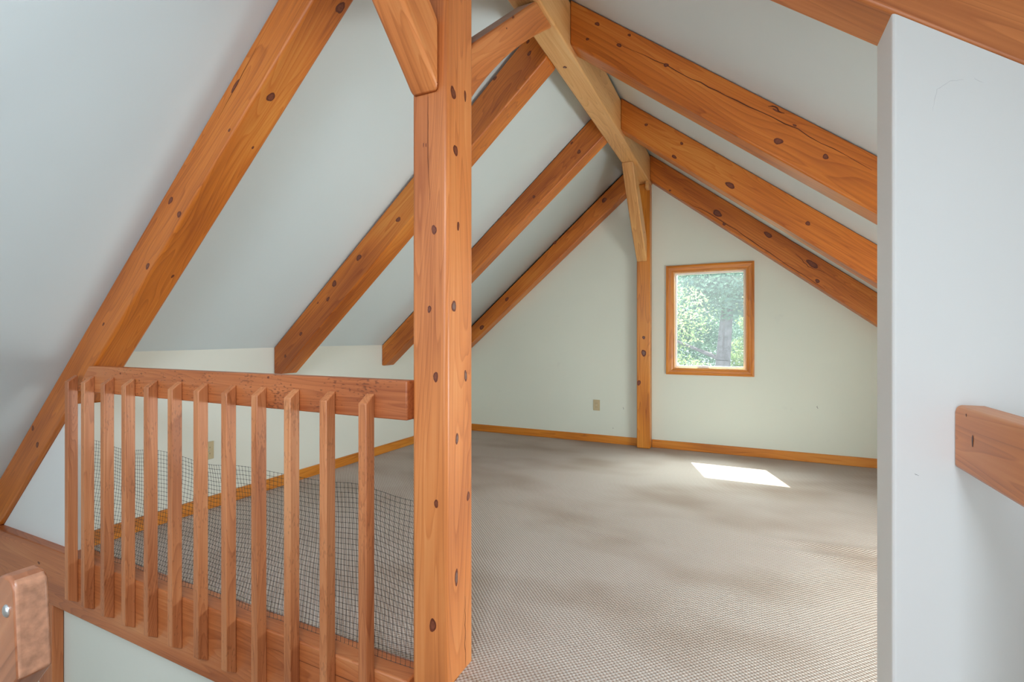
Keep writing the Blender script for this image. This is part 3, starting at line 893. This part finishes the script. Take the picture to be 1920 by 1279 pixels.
link('bolt_head', bm, M['metal'], hr, smooth=True)
bm = bmesh.new(); add_box(bm, -1.42, -1.375, 0.378, 0.424, -1.94, -0.84 + ZO); bevel(bm, 0.004, 2)
link('rail_post', bm, M['rail'], hr, frame_at(W(-1.4, 0.4, -1.5), (0, 0, 1), (1, 0, 0)))

# ------------------------------------------------------------------ guard rail, right edge
gr = empty('guard_rail', W(0.41, 0.9, -1.1), 'wooden guard rail meeting the white partition wall at the right edge', 'railing')
bm = yz_prism([(1.289, -0.262), (1.289, -0.150), (1.283, -0.139), (1.268, -0.134), (-0.60, -0.134), (-0.60, -0.262)], 0.387, 0.432)
bevel(bm, 0.005, 2, 0.6)
knots(bm, K['rrail'], (-1, 0, 0), (0, 0, 1), 1)
link('top_rail', bm, [M['red']] + KM, gr, frame_at(W(0.41, 0.9, -0.2), (0, 1, 0), (1, 0, 0)))
for k in range(8):
    y = 0.981 - k * 0.1736
    bm = bmesh.new(); add_box(bm, 0.388, 0.426, y, y + 0.038, 0.002, -0.263 + ZO); bevel(bm, 0.003, 1)
    link('baluster', bm, M['fir'], gr, frame_at(W(0.41, y, -0.7), (0, 0, 1), (1, 0, 0)))


# ------------------------------------------------------------------ electrical outlets
def outlet(c, n, label):
    """c: eye-relative centre on the wall, n: wall normal"""
    n = Vector(n); s = Vector((0, 0, 1)).cross(n)
    fr = frame_at(W(*c), s, n)
    root = empty('electrical_outlet', W(*c), label, 'outlet', 'ivory duplex outlets')
    root.rotation_euler = fr.to_euler()
    b = bmesh.new(); add_box(b, -0.036, 0.036, 0, 0.006, -0.057, 0.057); bevel(b, 0.003, 2); b.transform(fr)
    link('cover_plate', b, M['plate'], root, fr)
    for dz in (-0.02, 0.02):
        b = bmesh.new(); add_box(b, -0.017, 0.017, 0.006, 0.0085, dz - 0.014, dz + 0.014); bevel(b, 0.002, 1)
        for sx in (-0.007, 0.007):
            add_box(b, sx - 0.0012, sx + 0.0012, 0.0085, 0.0088, dz - 0.004, dz + 0.005, 1)
        b.transform(fr)
        link('receptacle', b, [M['plate'], M['slot']], root, fr)
    b = bmesh.new(); add_box(b, -0.003, 0.003, 0.006, 0.0075, -0.003, 0.003); bevel(b, 0.001, 1); b.transform(fr)
    link('cover_screw', b, M['metal'], root, fr)


outlet((-1.415, Y_FAR, -0.71), (0, -1, 0), 'ivory electrical outlet on the far gable wall left of the slender post')
outlet((X_KNEE, 1.995, -0.725), (1, 0, 0), 'ivory electrical outlet on the left knee wall seen between the balusters')


# ------------------------------------------------------------------ woods beyond the window
bm = bmesh.new(); add_box(bm, -16, 14, 7.0, 40, -4.3 - ZO, -4.2 - ZO)
tag(link('ground', bm, M['ground']), kind='structure')


def tree(name, base, height, trunk_r, crown, leaves, lsize, mat, label, seed, trunk_pts=None, branches=6):
    rng = random.Random(seed)
    root = empty(name, base, label, 'tree', 'trees beyond the window')
    b = bmesh.new()
    def tube(pa, pb, ra, rb, seg=10):
        d = (pb - pa).normalized(); u = Vector((0.1, 1, 0.05)).cross(d).normalized(); v = d.cross(u)
        A = [b.verts.new(pa + (u * math.cos(t) + v * math.sin(t)) * ra) for t in [2 * PI * k / seg for k in range(seg)]]
        B = [b.verts.new(pb + (u * math.cos(t) + v * math.sin(t)) * rb) for t in [2 * PI * k / seg for k in range(seg)]]
        for k in range(seg): b.faces.new((A[k], A[(k + 1) % seg], B[(k + 1) % seg], B[k]))
    p = Vector(base); n = 8
    axis = []
    for k in range(n):
        q = Vector(base) + Vector((rng.uniform(-.06, .06), rng.uniform(-.06, .06), height * (k + 1) / n))
        tube(p, q, trunk_r * (1 - 0.8 * k / n), trunk_r * (1 - 0.8 * (k + 1) / n)); axis.append(q); p = q
    for k in range(branches):
        a = rng.choice(axis[2:])
        ang = rng.uniform(0, 2 * PI); ln = rng.uniform(0.8, 1.8)
        tube(a, a + Vector((math.cos(ang) * ln, math.sin(ang) * ln, rng.uniform(0.1, 0.7))), 0.05, 0.012, 6)
    link('trunk', b, M['bark'], root)
    b = bmesh.new()
    for (cx, cy, cz, r, frac) in crown:
        for k in range(int(leaves * frac)):
            th = rng.uniform(0, 2 * PI); cz_ = rng.uniform(-1, 1); rr = r * rng.random() ** 0.45
            q = math.sqrt(1 - cz_ * cz_)
            c = Vector((cx + rr * q * math.cos(th), cy + rr * q * math.sin(th), cz + rr * cz_ * 0.8))
            s = lsize * rng.uniform(0.6, 1.3)
            u = Vector((rng.gauss(0, 1), rng.gauss(0, 1), rng.gauss(0, .6))).normalized()
            v = u.cross(Vector((rng.gauss(0, 1), rng.gauss(0, 1), rng.gauss(0, 1)))).normalized()
            P4 = [c - u * s, c + v * s * 0.45 - u * 0.1 * s, c + u * s, c - v * s * 0.45 - u * 0.1 * s]
            b.faces.new([b.verts.new(x) for x in P4])
    link('foliage', b, mat, root)


gz = -5.3
tree('tree', (-0.38, 11.2, gz), 9.5, 0.29,
     [(-0.1, 11.2, 3.4, 1.5, 0.3), (-0.95, 11.3, 2.3, 0.9, 0.2), (0.4, 11.2, 2.0, 0.8, 0.2), (-0.38, 10.9, 2.1, 0.8, 0.3)], 11000, 0.05, M['leaf_cool'],
     'grey trunked tree seen through the right part of the window', 3, branches=5)
tree('leafy_tree', (-1.15, 8.0, gz), 6.4, 0.10,
     [(-1.0, 8.0, 0.25, 0.80, 0.45), (-0.74, 8.1, -0.25, 0.85, 0.4), (-1.05, 7.9, 1.45, 0.7, 0.15)], 13000, 0.026, M['leaf'],
     'bright leafy tree seen through the lower left of the window', 5)
tree('slim_tree', (0.55, 14.6, gz), 6.6, 0.10,
     [(0.45, 14.5, 0.5, 1.0, 0.6), (0.6, 14.6, 1.8, 0.9, 0.4)], 9000, 0.05, M['leaf'],
     'slim leafy tree at the right edge of the window view', 8, branches=3)
tree('tall_tree', (-2.4, 18.2, gz), 10.5, 0.22,
     [(-2.0, 18.0, 3.8, 2.0, 0.45), (-1.4, 18.4, 1.4, 1.7, 0.35), (-3.0, 17.9, 1.6, 1.5, 0.2)], 16000, 0.065, M['leaf_cool'],
     'tall cool green tree behind, seen through the upper left of the window', 11)
tree('tall_tree', (0.2, 23.5, gz), 12.5, 0.25,
     [(0.2, 23.4, 4.6, 2.8, 0.4), (-1.6, 23.6, 1.4, 2.6, 0.3), (1.4, 23.2, 1.2, 2.4, 0.3)], 18000, 0.085, M['leaf_cool'],
     'farthest tall tree filling the top right of the window view', 13)
